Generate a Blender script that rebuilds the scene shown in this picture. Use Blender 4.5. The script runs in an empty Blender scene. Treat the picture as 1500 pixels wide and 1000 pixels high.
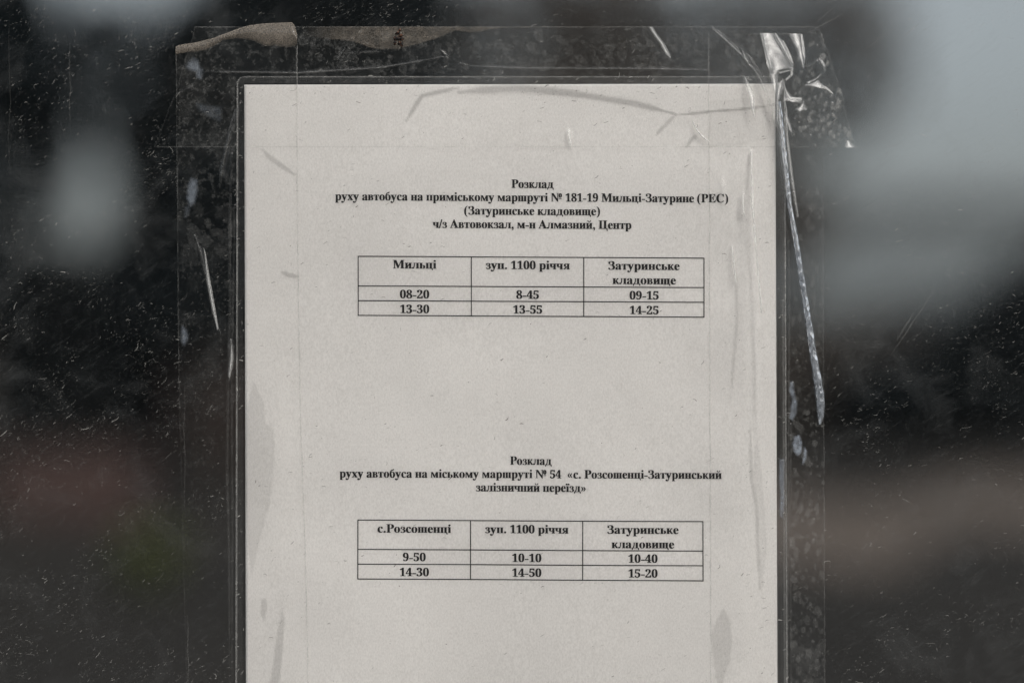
import bpy, math, random
import numpy as np
from mathutils import Vector

S = bpy.context.scene
COL = S.collection
RNG = np.random.default_rng(7)
random.seed(7)
R = math.radians

# ------------------------------------------------------------------ camera, light, exposure
MM = 0.001
PX = 0.27 * MM                 # one photo pixel on the notice, in metres
DIST = 0.96                    # lens to notice
GROUND = -1.5                  # the notice hangs at eye height; its centre is the origin
cam = bpy.data.cameras.new('camera')
co = bpy.data.objects.new('camera', cam)
COL.objects.link(co)
co.location = (0, -DIST, 0)
co.rotation_euler = (R(90), 0, 0)
cam.sensor_width = 36
cam.lens = 36 * DIST / (1500 * PX)
cam.clip_start = 0.01
cam.clip_end = 2000
cam.dof.use_dof = True
cam.dof.focus_distance = DIST
cam.dof.aperture_fstop = 2.5
S.camera = co

SUN_EL, SUN_AZ = 32.0, 24.0     # elevation; degrees to the right of straight behind the camera
SUN_DIR = Vector((math.sin(R(SUN_AZ)) * math.cos(R(SUN_EL)), -math.cos(R(SUN_AZ)) * math.cos(R(SUN_EL)), math.sin(R(SUN_EL))))
w = bpy.data.worlds.new('World')
S.world = w
w.use_nodes = True
nt = w.node_tree
bg = nt.nodes['Background']
sky = nt.nodes.new('ShaderNodeTexSky')
sky.sky_type = 'NISHITA'
sky.sun_disc = False
sky.sun_elevation = R(SUN_EL)
sky.sun_rotation = math.atan2(SUN_DIR.x, SUN_DIR.y)
sky.air_density = 1.0
sky.dust_density = 3.0
sky.ozone_density = 1.0
hs = nt.nodes.new('ShaderNodeHueSaturation')
hs.inputs['Saturation'].default_value = 0.22
nt.links.new(sky.outputs[0], hs.inputs['Color'])
nt.links.new(hs.outputs[0], bg.inputs[0])
bg.inputs[1].default_value = 0.15
sun = bpy.data.lights.new('sun', 'SUN')
sun.energy = 0.95
sun.angle = R(14)
sun.color = (1.0, 0.955, 0.89)
so = bpy.data.objects.new('sun', sun)
COL.objects.link(so)
so.rotation_euler = SUN_DIR.to_track_quat('Z', 'Y').to_euler()
so.location = SUN_DIR * 20

S.view_settings.view_transform = 'Standard'
S.view_settings.look = 'None'
S.view_settings.gamma = 1.0
S.view_settings.exposure = -0.05
S.render.engine = 'CYCLES'
S.cycles.transparent_max_bounces = 48
S.cycles.max_bounces = 8
S.cycles.use_denoising = True
S.cycles.sample_clamp_indirect = 6
try:
    S.cycles.denoiser = 'OPENIMAGEDENOISE'
    S.cycles.denoising_input_passes = 'RGB_ALBEDO_NORMAL'
except Exception:
    pass


# ------------------------------------------------------------------ helpers
def tag(o, label=None, cat=None, group=None, kind=None):
    for k, v in (('label', label), ('category', cat), ('group', group), ('kind', kind)):
        if v:
            o[k] = v
    return o


def empty(name, loc=(0, 0, 0)):
    o = bpy.data.objects.new(name, None)
    o.location = loc
    o.empty_display_size = 0.01
    COL.objects.link(o)
    return o


def link(name, me, mat=None, parent=None, smooth=False):
    if mat and not me.materials:
        me.materials.append(mat)
    o = bpy.data.objects.new(name, me)
    COL.objects.link(o)
    if parent is not None:
        o.parent = parent
        o.location = -Vector(parent.location) if parent.type == 'EMPTY' and parent.parent is None else (0, 0, 0)
    if smooth:
        me.polygons.foreach_set('use_smooth', [True] * len(me.polygons))
    return o


def mesh(verts, faces):
    me = bpy.data.meshes.new('m')
    me.from_pydata([tuple(v) for v in verts], [], [tuple(f) for f in faces])
    me.update()
    return me


def quads(V, F):
    """fast mesh from numpy arrays: V (n,3), F (m,4)"""
    me = bpy.data.meshes.new('m')
    V = np.asarray(V, dtype=np.float32)
    F = np.asarray(F, dtype=np.int32)
    k = F.shape[1]
    me.vertices.add(len(V))
    me.vertices.foreach_set('co', V.ravel())
    me.loops.add(F.size)
    me.loops.foreach_set('vertex_index', F.ravel())
    me.polygons.add(len(F))
    me.polygons.foreach_set('loop_start', np.arange(len(F), dtype=np.int32) * k)
    me.update(calc_edges=True)
    return me


def box(x0, x1, y0, y1, z0, z1):
    v = [(x, y, z) for x in (x0, x1) for y in (y0, y1) for z in (z0, z1)]
    f = [(0, 1, 3, 2), (4, 6, 7, 5), (0, 4, 5, 1), (2, 3, 7, 6), (0, 2, 6, 4), (1, 5, 7, 3)]
    return v, f


def join(parts):
    V, F = [], []
    for v, f in parts:
        b = len(V)
        V += list(v)
        F += [tuple(i + b for i in q) for q in f]
    return mesh(V, F)


def pt(x, y, d=0.0):
    """point of the pane from photo pixels, d millimetres in front of the glass"""
    return ((x - 750) * PX, -d * MM, (500 - y) * PX)


def material(name):
    m = bpy.data.materials.new(name)
    m.use_nodes = True
    m.node_tree.nodes.clear()
    out = m.node_tree.nodes.new('ShaderNodeOutputMaterial')
    return m, m.node_tree, out


def N(t, kind, **kw):
    n = t.nodes.new(kind)
    for k, v in kw.items():
        if k in n.inputs:
            n.inputs[k].default_value = v
        else:
            setattr(n, k, v)
    return n


def mathn(t, op, a, b=None, clamp=False):
    n = t.nodes.new('ShaderNodeMath')
    n.operation = op
    n.use_clamp = clamp
    for i, q in enumerate((a, b)):
        if q is None:
            continue
        if isinstance(q, (int, float)):
            n.inputs[i].default_value = q
        else:
            t.links.new(q, n.inputs[i])
    return n.outputs[0]


def noise(t, scale, detail=3, rough=0.5, mapping=None, dist=0.0):
    n = t.nodes.new('ShaderNodeTexNoise')
    n.inputs['Scale'].default_value = scale
    n.inputs['Detail'].default_value = detail
    n.inputs['Roughness'].default_value = rough
    n.inputs['Distortion'].default_value = dist
    tc = t.nodes.new('ShaderNodeTexCoord')
    if mapping:
        mr = t.nodes.new('ShaderNodeMapping')      # turn first, then stretch
        mr.inputs['Rotation'].default_value = mapping[1]
        mp = t.nodes.new('ShaderNodeMapping')
        mp.inputs['Scale'].default_value = mapping[0]
        t.links.new(tc.outputs['Object'], mr.inputs[0])
        t.links.new(mr.outputs[0], mp.inputs[0])
        t.links.new(mp.outputs[0], n.inputs['Vector'])
    else:
        t.links.new(tc.outputs['Object'], n.inputs['Vector'])
    return n.outputs['Fac']


def ramp(t, src, stops):
    n = t.nodes.new('ShaderNodeValToRGB')
    el = n.color_ramp.elements
    while len(el) < len(stops):
        el.new(0.5)
    for e, (p, c) in zip(el, stops):
        e.position = p
        e.color = (c, c, c, 1) if isinstance(c, (int, float)) else (*c, 1)
    t.links.new(src, n.inputs[0])
    return n.outputs[0]


def simple(name, color, rough=0.8, var=0.25, scale=20.0, bump=0.0, spec=0.3):
    """painted / earthy surface with grain"""
    m, t, out = material(name)
    p = N(t, 'ShaderNodeBsdfPrincipled', Roughness=rough)
    p.inputs['Specular IOR Level'].default_value = spec
    f = noise(t, scale, 5, 0.6)
    lo = tuple(c * (1 - var) for c in color)
    hi = tuple(min(1, c * (1 + var)) for c in color)
    t.links.new(ramp(t, f, [(0.3, lo), (0.7, hi)]), p.inputs['Base Color'])
    if bump:
        b = N(t, 'ShaderNodeBump', Strength=bump, Distance=0.01)
        t.links.new(f, b.inputs['Height'])
        t.links.new(b.outputs[0], p.inputs['Normal'])
    t.links.new(p.outputs[0], out.inputs[0])
    return m


# ------------------------------------------------------------------ materials of the notice
def film_material(name, rough=0.17, fres=1.0, seed=0.0):
    """clear plastic film: r = grey haze, grit, painted crease glints, g = wetted stain, b = brown dust, a = painted blue-white glints"""
    m, t, out = material(name)
    at = N(t, 'ShaderNodeAttribute', attribute_name='film')
    sep = t.nodes.new('ShaderNodeSeparateColor')
    t.links.new(at.outputs['Color'], sep.inputs[0])
    bn = noise(t, 900 + seed, 3, 0.6)
    bn2 = noise(t, 160 + seed, 3, 0.55)
    h = mathn(t, 'ADD', mathn(t, 'MULTIPLY', bn, 0.35), bn2)
    b = N(t, 'ShaderNodeBump', Strength=0.12, Distance=0.0004)
    t.links.new(h, b.inputs['Height'])
    tr = t.nodes.new('ShaderNodeBsdfTransparent')
    mc = t.nodes.new('ShaderNodeMix')
    mc.data_type = 'RGBA'
    mc.inputs[6].default_value = (0.996, 0.996, 0.996, 1)
    mc.inputs[7].default_value = (0.60, 0.60, 0.60, 1)
    t.links.new(sep.outputs['Green'], mc.inputs[0])
    ab = N(t, 'ShaderNodeAttribute', attribute_name='bond')   # 1 where the adhesive has wetted out and no air gap mirrors light
    loose = mathn(t, 'SUBTRACT', 1.0, mathn(t, 'MULTIPLY', ab.outputs['Fac'], 0.88))
    frt = N(t, 'ShaderNodeFresnel', IOR=1.47)
    keep = mathn(t, 'SUBTRACT', 1.0, mathn(t, 'MULTIPLY', mathn(t, 'MULTIPLY', frt.outputs[0], 0.5 * fres, True), loose))
    vm = t.nodes.new('ShaderNodeVectorMath')
    vm.operation = 'SCALE'
    t.links.new(mc.outputs[2], vm.inputs[0])
    t.links.new(keep, vm.inputs['Scale'])
    t.links.new(vm.outputs[0], tr.inputs[0])
    gl = N(t, 'ShaderNodeBsdfGlossy', Roughness=rough)
    t.links.new(b.outputs[0], gl.inputs['Normal'])
    fr = N(t, 'ShaderNodeFresnel', IOR=1.47)
    t.links.new(b.outputs[0], fr.inputs['Normal'])
    ff = mathn(t, 'MULTIPLY', mathn(t, 'MULTIPLY', fr.outputs[0], fres, True), loose)
    # a film this thin passes on nearly all light (what one face reflects the next returns), plus its sheen
    t.links.new(ff, gl.inputs['Color'])
    mx = t.nodes.new('ShaderNodeAddShader')
    t.links.new(tr.outputs[0], mx.inputs[0])
    t.links.new(gl.outputs[0], mx.inputs[1])
    cur = mx.outputs[0]

    def over(fac, color):
        nonlocal cur
        d = N(t, 'ShaderNodeBsdfDiffuse')
        d.inputs[0].default_value = (*color, 1)
        q = t.nodes.new('ShaderNodeMixShader')
        t.links.new(fac, q.inputs[0])
        t.links.new(cur, q.inputs[1])
        t.links.new(d.outputs[0], q.inputs[2])
        cur = q.outputs[0]
    g1 = ramp(t, noise(t, 1500, 3, 0.7), [(0.32, 0.55), (0.68, 1.25)])
    over(mathn(t, 'MULTIPLY', sep.outputs['Red'], g1, True), (0.52, 0.52, 0.50))
    g2 = ramp(t, noise(t, 2600, 2, 0.8), [(0.36, 0.25), (0.62, 1.3)])
    over(mathn(t, 'MULTIPLY', sep.outputs['Blue'], g2, True), (0.25, 0.22, 0.185))
    over(mathn(t, 'MULTIPLY', at.outputs['Alpha'], 0.8), (0.48, 0.54, 0.62))
    t.links.new(cur, out.inputs[0])
    return m


def paper_material():
    m, t, out = material('office_paper')
    d = N(t, 'ShaderNodeBsdfPrincipled', Roughness=0.85)
    d.inputs['Specular IOR Level'].default_value = 0.15
    f1 = noise(t, 1700, 2, 0.55, mapping=((1.0, 1.0, 0.6), (0, 0, 0)))
    f2 = noise(t, 170, 4, 0.7)
    f3 = noise(t, 9, 2, 0.5)
    s = mathn(t, 'ADD', mathn(t, 'MULTIPLY', f1, 0.60), mathn(t, 'ADD', mathn(t, 'MULTIPLY', f2, 0.16), mathn(t, 'MULTIPLY', f3, 0.24)))
    c = ramp(t, s, [(0.34, (0.575, 0.561, 0.541)), (0.5, (0.648, 0.634, 0.613)), (0.64, (0.708, 0.694, 0.672))])
    t.links.new(c, d.inputs['Base Color'])
    b = N(t, 'ShaderNodeBump', Strength=0.10, Distance=0.0003)
    t.links.new(f1, b.inputs['Height'])
    t.links.new(b.outputs[0], d.inputs['Normal'])
    t.links.new(d.outputs[0], out.inputs[0])
    return m


def ink_material():
    m, t, out = material('toner')
    d = N(t, 'ShaderNodeBsdfPrincipled', Roughness=0.6)
    d.inputs['Specular IOR Level'].default_value = 0.2
    t.links.new(ramp(t, noise(t, 2500, 2), [(0.35, 0.012), (0.7, 0.03)]), d.inputs['Base Color'])
    t.links.new(d.outputs[0], out.inputs[0])
    return m


M_FILM = film_material('pouch_film', 0.22, 0.7)
M_TAPE = film_material('clear_tape', 0.16, 1.0, 13)
M_FOLD = film_material('folded_tape', 0.30, 1.9, 29)
M_PAPER = paper_material()
M_INK = ink_material()


def specks_material(name, color):
    m, t, out = material(name)
    at = N(t, 'ShaderNodeAttribute', attribute_name='film')
    sep = t.nodes.new('ShaderNodeSeparateColor')
    t.links.new(at.outputs['Color'], sep.inputs[0])
    d = N(t, 'ShaderNodeBsdfDiffuse')
    d.inputs[0].default_value = (*color, 1)
    tr = t.nodes.new('ShaderNodeBsdfTransparent')
    q = t.nodes.new('ShaderNodeMixShader')
    t.links.new(sep.outputs['Red'], q.inputs[0])
    t.links.new(tr.outputs[0], q.inputs[1])
    t.links.new(d.outputs[0], q.inputs[2])
    t.links.new(q.outputs[0], out.inputs[0])
    return m


# ------------------------------------------------------------------ the dirty tinted pane
def glass_material():
    m, t, out = material('dirty_tinted_glass')
    tr = t.nodes.new('ShaderNodeBsdfTransparent')
    tr.inputs[0].default_value = (0.765, 0.79, 0.80, 1)
    gl = N(t, 'ShaderNodeBsdfGlossy', Roughness=0.03)
    fr = N(t, 'ShaderNodeFresnel', IOR=1.45)
    mx = t.nodes.new('ShaderNodeMixShader')
    t.links.new(fr.outputs[0], mx.inputs[0])
    t.links.new(tr.outputs[0], mx.inputs[1])
    t.links.new(gl.outputs[0], mx.inputs[2])
    # film of dust: faint everywhere, smudges, fine slanting wipe marks
    haze = ramp(t, noise(t, 5.5, 4, 0.6), [(0.35, 0.002), (0.75, 0.016)])
    smud = ramp(t, noise(t, 38, 5, 0.65, dist=0.6), [(0.52, 0.0), (0.80, 0.070)])
    wipe = ramp(t, noise(t, 110, 4, 0.65, mapping=((1.0, 1.0, 5.0), (0, R(33), 0))), [(0.55, 0.0), (0.78, 0.050)])
    grain = ramp(t, noise(t, 1700, 2, 0.7), [(0.62, 0.0), (0.80, 0.16)])
    gmask = ramp(t, noise(t, 24, 3, 0.6), [(0.40, 0.15), (0.70, 1.0)])
    f = mathn(t, 'ADD', mathn(t, 'ADD', haze, smud), mathn(t, 'ADD', wipe, mathn(t, 'MULTIPLY', grain, gmask)), True)
    geo = t.nodes.new('ShaderNodeNewGeometry')
    sx = t.nodes.new('ShaderNodeSeparateXYZ')
    t.links.new(geo.outputs['Normal'], sx.inputs[0])
    front = mathn(t, 'LESS_THAN', sx.outputs[1], -0.5)
    d = N(t, 'ShaderNodeBsdfDiffuse')
    d.inputs[0].default_value = (0.38, 0.39, 0.39, 1)
    q = t.nodes.new('ShaderNodeMixShader')
    t.links.new(mathn(t, 'MULTIPLY', f, front), q.inputs[0])
    t.links.new(mx.outputs[0], q.inputs[1])
    t.links.new(d.outputs[0], q.inputs[2])
    t.links.new(q.outputs[0], out.inputs[0])
    return m


pane = link('glass_pane', join([box(-1.1, 1.1, 0.0, 0.006, GROUND + 0.02, 1.0)]), glass_material())
tag(pane, 'dark tinted glass pane, dusty and scratched, that the notice is taped on', 'glass pane')


# ------------------------------------------------------------------ fields on the film
def seg_dist(X, Y, pts):
    """distance to a polyline and the position along it (0..1)"""
    best = np.full(X.shape, 1e9)
    along = np.zeros(X.shape)
    L = [0.0]
    for a, b in zip(pts[:-1], pts[1:]):
        L.append(L[-1] + math.hypot(b[0] - a[0], b[1] - a[1]))
    for i, (a, b) in enumerate(zip(pts[:-1], pts[1:])):
        dx, dy = b[0] - a[0], b[1] - a[1]
        q = dx * dx + dy * dy + 1e-9
        u = np.clip(((X - a[0]) * dx + (Y - a[1]) * dy) / q, 0, 1)
        d = np.hypot(X - a[0] - u * dx, Y - a[1] - u * dy)
        m = d < best
        best = np.where(m, d, best)
        along = np.where(m, (L[i] + u * math.sqrt(q)) / L[-1], along)
    return best, along


def crease(X, Y, pts, width, taper=True):
    d, u = seg_dist(X, Y, pts)
    ww = width * (np.clip(np.minimum(u, 1 - u) * 6, 0.4, 1) if taper else 1)
    return np.exp(-(d / ww) ** 2)


def poly_mask(X, Y, pts, soft=1.5):
    inside = np.zeros(X.shape, bool)
    n = len(pts)
    for i in range(n):
        x0, y0 = pts[i]
        x1, y1 = pts[(i + 1) % n]
        c = ((y0 > Y) != (y1 > Y)) & (X < (x1 - x0) * (Y - y0) / (y1 - y0 + 1e-9) + x0)
        inside ^= c
    d, _ = seg_dist(X, Y, list(pts) + [pts[0]])
    sd = np.where(inside, d, -d)
    return np.clip(sd / soft + 0.5, 0, 1), sd


def smooth_noise(X, Y, cell, seed):
    g = np.random.default_rng(seed).random((220, 220))
    fx, fy = (X / cell) % 218, (Y / cell) % 218
    ix, iy = fx.astype(int), fy.astype(int)
    tx, ty = fx - ix, fy - iy
    tx, ty = tx * tx * (3 - 2 * tx), ty * ty * (3 - 2 * ty)
    return (g[iy, ix] * (1 - tx) + g[iy, ix + 1] * tx) * (1 - ty) + (g[iy + 1, ix] * (1 - tx) + g[iy + 1, ix + 1] * tx) * ty


def sheet_wave(X, Y):
    """slow buckling of the laminated page, in mm; dies out at its rim"""
    q = .5 + .28 * np.sin(X / 47.0 + Y / 330) + .22 * np.sin(X / 83.0 - Y / 210 + 1.1)
    q = q * .6 + .4 * smooth_noise(X, Y, 95, 64)
    ed = np.clip(np.minimum.reduce([X - 352, 1146 - X, (Y - 118) * .45]) / 60.0, 0, 1)
    return 1.3 * q * ed


def splotches(X, Y, n, area, size, seed, stretch=1.6, ring=0.0):
    """irregular soft-edged bubbles trapped under the tape"""
    rg = np.random.default_rng(seed)
    out = np.zeros(X.shape)
    x0, y0, x1, y1 = area
    wob = smooth_noise(X, Y, 3.5, seed + 5) * 1.1 + smooth_noise(X, Y, 9, seed + 6) * 0.7
    for _ in range(n):
        cx, cy = rg.uniform(x0, x1), rg.uniform(y0, y1)
        r = size[0] + (size[1] - size[0]) * rg.random() ** 2.5
        k = rg.uniform(1, stretch)
        a = rg.normal(0, 0.35)
        sel = (np.abs(X - cx) < r * 2.2) & (np.abs(Y - cy) < r * 2.2 * k)
        if not sel.any():
            continue
        dx, dy = X[sel] - cx, Y[sel] - cy
        u = dx * math.cos(a) + dy * math.sin(a)
        v = (-dx * math.sin(a) + dy * math.cos(a)) / k
        d = np.hypot(u, v) / r + (wob[sel] - 0.9) * 0.55
        f = np.clip((1 - d) * r / 1.0, 0, 1) * rg.uniform(0.45, 1)
        if ring:
            f = f * (1 - ring * np.clip((0.75 - d) * 2.5, 0, 1))
        out[sel] = np.maximum(out[sel], f)
    return out


def film_grid(name, parent, mat, X, Y, H, A, depth, bonded=False):
    """X, Y: photo-pixel grids; H: mm above the film plane; A: (...,4) film attribute"""
    ny, nx = X.shape
    V = np.stack([(X - 750) * PX, -(depth + H + sheet_wave(X, Y)) * MM, (500 - Y) * PX], -1).reshape(-1, 3)
    i = np.arange(ny * nx).reshape(ny, nx)
    F = np.stack([i[:-1, :-1], i[1:, :-1], i[1:, 1:], i[:-1, 1:]], -1).reshape(-1, 4)
    me = quads(V, F)
    at = me.attributes.new('film', 'FLOAT_COLOR', 'POINT')
    at.data.foreach_set('color', np.clip(A, 0, 1).astype(np.float32).reshape(-1))
    if bonded:
        ab = me.attributes.new('bond', 'FLOAT', 'POINT')
        ab.data.foreach_set('value', np.clip(1.25 - H / 0.30, 0, 1).astype(np.float32).reshape(-1))
    return link(name, me, mat, parent, smooth=True)


def interp(y, table):
    return np.interp(y, [a for a, b in table], [b for a, b in table])


def sheet(y0, y1, left, right, sy, sx, jag=.5, seed=1):
    ys = np.linspace(y0, y1, int((y1 - y0) / sy) + 1)
    rg = np.random.default_rng(seed)
    wob = lambda: smooth_noise(ys, ys * 0 + seed * 11, 23, seed) * jag * 2 + np.interp(ys, np.arange(y0, y1 + 8, 4.0), rg.normal(0, jag * .45, len(np.arange(y0, y1 + 8, 4.0))))
    xl, xr = interp(ys, left) + wob() - jag, interp(ys, right) + wob() - jag
    n = int(np.max(xr - xl) / sx) + 1
    u = np.linspace(0, 1, n)
    X = xl[:, None] * (1 - u) + xr[:, None] * u
    Y = np.repeat(ys[:, None], n, 1)
    return X, Y, X - xl[:, None], xr[:, None] - X


# ------------------------------------------------------------------ the laminated notice
notice = empty('laminated_notice', pt(747, 1236, 0.2))
tag(notice, 'laminated white bus timetable sheet with two small printed tables, taped to the glass', 'notice')

# paper sheet: an A4 page whose sides lean a hair, with real thickness and a slight waviness
nx, ny = 200, 280
u, v = np.meshgrid(np.linspace(0, 1, nx), np.linspace(0, 1, ny))
Yp = 124.5 + v * 1100
xl = 358 + v * 3.0
xr = 1135.5 + v * 4.0
Xp = xl * (1 - u) + xr * u
Yp = Yp - u * 1.5
wave = sheet_wave(Xp, Yp)
Vf = np.stack([(Xp - 750) * PX, -(0.42 + wave) * MM, (500 - Yp) * PX], -1).reshape(-1, 3)
Vb = Vf.copy()
Vb[:, 1] += 0.1 * MM
idx = np.arange(nx * ny).reshape(ny, nx)
Ff = np.stack([idx[:-1, :-1], idx[1:, :-1], idx[1:, 1:], idx[:-1, 1:]], -1).reshape(-1, 4)
rim = np.concatenate([idx[0], idx[1:, -1], idx[-1, -2::-1], idx[-2:0:-1, 0]])
rim2 = np.roll(rim, -1)
o = nx * ny
Fr = np.stack([rim, rim2, rim2 + o, rim + o], -1)
paper = link('paper_sheet', quads(np.concatenate([Vf, Vb]), np.concatenate([Ff, Ff[:, ::-1] + o, Fr])), M_PAPER, notice, smooth=True)


# ---- bold serif lettering: latin look-alikes come from Blender's own font, the rest is drawn here
GL = {}


def font_glyph(ch):
    c = bpy.data.curves.new('g', 'FONT')
    c.body = ch
    c.size = 1
    c.resolution_u = 3
    ob = bpy.data.objects.new('g', c)
    COL.objects.link(ob)
    me = bpy.data.meshes.new_from_object(ob.evaluated_get(bpy.context.evaluated_depsgraph_get()))
    P = [(q.co.x, q.co.y) for q in me.vertices]
    Fs = [tuple(p.vertices) for p in me.polygons]
    bpy.data.objects.remove(ob)
    bpy.data.curves.remove(c)
    bpy.data.meshes.remove(me)
    return P, Fs


def add_font(dst, src, adv, sx=1.0, sy=1.0):
    P, Fs = font_glyph(src)
    GL[dst] = ([([(x * sx, y * sy) for x, y in P], Fs)], adv)


def poly(*pts):
    return (list(pts), [tuple(range(len(pts)))])


def rc(x0, y0, x1, y1):
    return poly((x0, y0), (x1, y0), (x1, y1), (x0, y1))


def stroke(pts, k=6):
    """brush line through (x, y, width) nodes, Catmull-Rom"""
    P = [np.array(p, float) for p in pts]
    P = [2 * P[0] - P[1]] + P + [2 * P[-1] - P[-2]]
    C = []
    for i in range(1, len(P) - 2):
        for s in range(k):
            q = s / k
            C.append(0.5 * (2 * P[i] + (P[i + 1] - P[i - 1]) * q + (2 * P[i - 1] - 5 * P[i] + 4 * P[i + 1] - P[i + 2]) * q * q
                            + (3 * P[i] - P[i - 1] - 3 * P[i + 1] + P[i + 2]) * q ** 3))
    C.append(P[-2])
    C = np.array(C)
    T = np.gradient(C[:, :2], axis=0)
    T /= np.linalg.norm(T, axis=1)[:, None] + 1e-9
    Nn = np.stack([-T[:, 1], T[:, 0]], 1)
    A, B = C[:, :2] + Nn * C[:, 2:3] / 2, C[:, :2] - Nn * C[:, 2:3] / 2
    n = len(C)
    V = [tuple(a) for a in A] + [tuple(b) for b in B]
    return V, [(i, i + 1, n + i + 1, n + i) for i in range(n - 1)]


def disc(cx, cy, r, k=12):
    return poly(*[(cx + r * math.cos(a * 2 * math.pi / k), cy + r * math.sin(a * 2 * math.pi / k)) for a in range(k)])


def stem(x, y0=0.0, y1=0.462, w=0.142, lo=(1, 1), hi=(1, 1), s=0.048, t=0.026):
    out = [rc(x, y0, x + w, y1)]
    for (l, r), y, sg in ((lo, y0, 1), (hi, y1, -1)):
        a, b = x - s * l, x + w + s * r
        if l or r:
            out.append(poly((a, y), (b, y), (b, y + sg * t), (x + w, y + sg * (t + (0.03 if r else 0))), (x, y + sg * (t + (0.03 if l else 0))), (a, y + sg * t)))
    return out


for a, b, adv, sx, sy in (('а', '𝐚', .5, .98, 1), ('о', '𝐨', .5, 1, 1), ('р', '𝐩', .553, 1, 1), ('у', '𝐲', .5, 1.08, 1), ('х', '𝐱', .5, 1.04, 1),
                          ('с', '𝐜', .444, 1, 1), ('е', '𝐞', .444, 1, 1), ('і', '𝐢', .285, 1, 1), ('Р', '𝐏', .611, 1, 1), ('М', '𝐌', .944, 1, 1),
                          ('А', '𝐀', .70, 1.05, 1), ('Е', '𝐄', .667, 1, 1), ('С', '𝐂', .722, 1, 1)):
    add_font(a, b, adv, sx, sy)
for k_, ch in enumerate('𝟎𝟏𝟐𝟑𝟒𝟓𝟔𝟕𝟖𝟗'):
    add_font(str(k_), ch, .5, .895, .945)
XH = 0.462
l2 = stem(.07) + stem(.355)
GL['н'] = (l2 + [rc(.2, .212, .365, .256)], .567)
GL['п'] = (stem(.07) + stem(.355) + [rc(.2, .430, .365, .462)], .567)
GL['и'] = (l2 + [poly((.205, .07), (.36, .33), (.36, .40), (.205, .14))], .567)
GL['й'] = (GL['и'][0] + [stroke([(.165, .665, .075), (.20, .59, .04), (.283, .56, .05), (.366, .59, .04), (.40, .665, .075)])], .567)
GL['т'] = (stem(.165, w=.142, hi=(0, 0)) + [rc(.02, .430, .452, .462), poly((.02, .462), (.02, .32), (.042, .32), (.075, .43)),
                                            poly((.452, .462), (.452, .32), (.430, .32), (.397, .43))], .472)
GL['м'] = ([rc(.075, 0, .115, .462), poly((.06, .462), (.20, .462), (.375, .12), (.32, .0), (.10, .42)),
            poly((.32, .0), (.345, .0), (.50, .36), (.50, .44), (.47, .44))] + stem(.485, hi=(0, 1)) + [rc(.02, 0, .17, .026), rc(.02, .436, .12, .462)], .695)
GL['ш'] = (stem(.07, hi=(1, 1), s=.04) + stem(.315, hi=(1, 1), lo=(0, 0), s=.04) + stem(.56, hi=(1, 1), s=.04) + [rc(.07, 0, .66, .032)], .775)
GL['щ'] = (GL['ш'][0] + [poly((.68, .0), (.765, .0), (.765, -.14), (.742, -.14), (.70, -.03), (.66, .0)), rc(.6, 0, .765, .032)], .79)
GL['ц'] = (stem(.07) + stem(.345, lo=(0, 1)) + [rc(.07, 0, .555, .032), poly((.47, .0), (.555, .0), (.555, -.14), (.532, -.14), (.495, -.03))], .575)
GL['ч'] = (stem(.33) + stem(.055, y0=.30, lo=(0, 0)) + [stroke([(.126, .33, .142), (.135, .235, .11), (.20, .195, .06), (.28, .20, .04), (.35, .235, .035)])], .535)
GL['ь'] = (stem(.07, hi=(1, 1)) + [stroke([(.18, .256, .04), (.30, .255, .04), (.375, .215, .09), (.392, .14, .135), (.375, .06, .09), (.30, .018, .036), (.18, .016, .03)])], .49)
GL['в'] = (stem(.07, hi=(1, 0), lo=(1, 0)) + [stroke([(.18, .446, .03), (.29, .445, .034), (.355, .40, .09), (.366, .35, .12), (.34, .29, .08), (.26, .25, .04), (.18, .248, .036)]),
                                              stroke([(.18, .248, .036), (.30, .248, .04), (.375, .205, .09), (.395, .13, .135), (.375, .06, .09), (.30, .017, .036), (.18, .015, .03)])], .50)
GL['б'] = ([stroke([(.36, .70, .03), (.33, .63, .075), (.22, .60, .075), (.13, .52, .07), (.095, .36, .11), (.11, .20, .14), (.15, .06, .1), (.24, .01, .04)]),
            stroke([(.12, .34, .04), (.18, .43, .045), (.26, .452, .04), (.36, .40, .10), (.402, .225, .142), (.36, .06, .1), (.25, .005, .036), (.18, .02, .05)])], .5)
GL['я'] = (stem(.335) + [stroke([(.40, .446, .03), (.26, .446, .034), (.165, .405, .09), (.14, .33, .13), (.17, .255, .09), (.26, .215, .036), (.40, .212, .034)]),
                         poly((.25, .225), (.345, .225), (.15, .0), (.0, .0), (.0, .024), (.045, .03))], .535)
GL['к'] = (stem(.07) + [stroke([(.20, .225, .04), (.28, .25, .05), (.35, .35, .06), (.40, .43, .075), (.47, .415, .04)]),
                        poly((.22, .25), (.31, .285), (.50, .03), (.535, .024), (.535, .0), (.39, .0))], .53)
GL['л'] = (stem(.365, hi=(0, 1)) + [rc(.12, .436, .43, .462), stroke([(.195, .45, .05), (.185, .30, .05), (.165, .14, .05), (.115, .03, .055), (.055, .025, .06)]),
                                    disc(.055, .052, .056)], .575)
GL['д'] = ([rc(.335, .0, .475, .462), rc(.13, .436, .52, .462), rc(.02, 0, .56, .036), stroke([(.20, .45, .05), (.19, .30, .05), (.165, .15, .055), (.10, .02, .06)]),
            poly((.02, .036), (.02, -.14), (.044, -.14), (.095, .0)), poly((.56, .036), (.56, -.14), (.536, -.14), (.485, .0))], .58)
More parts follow.
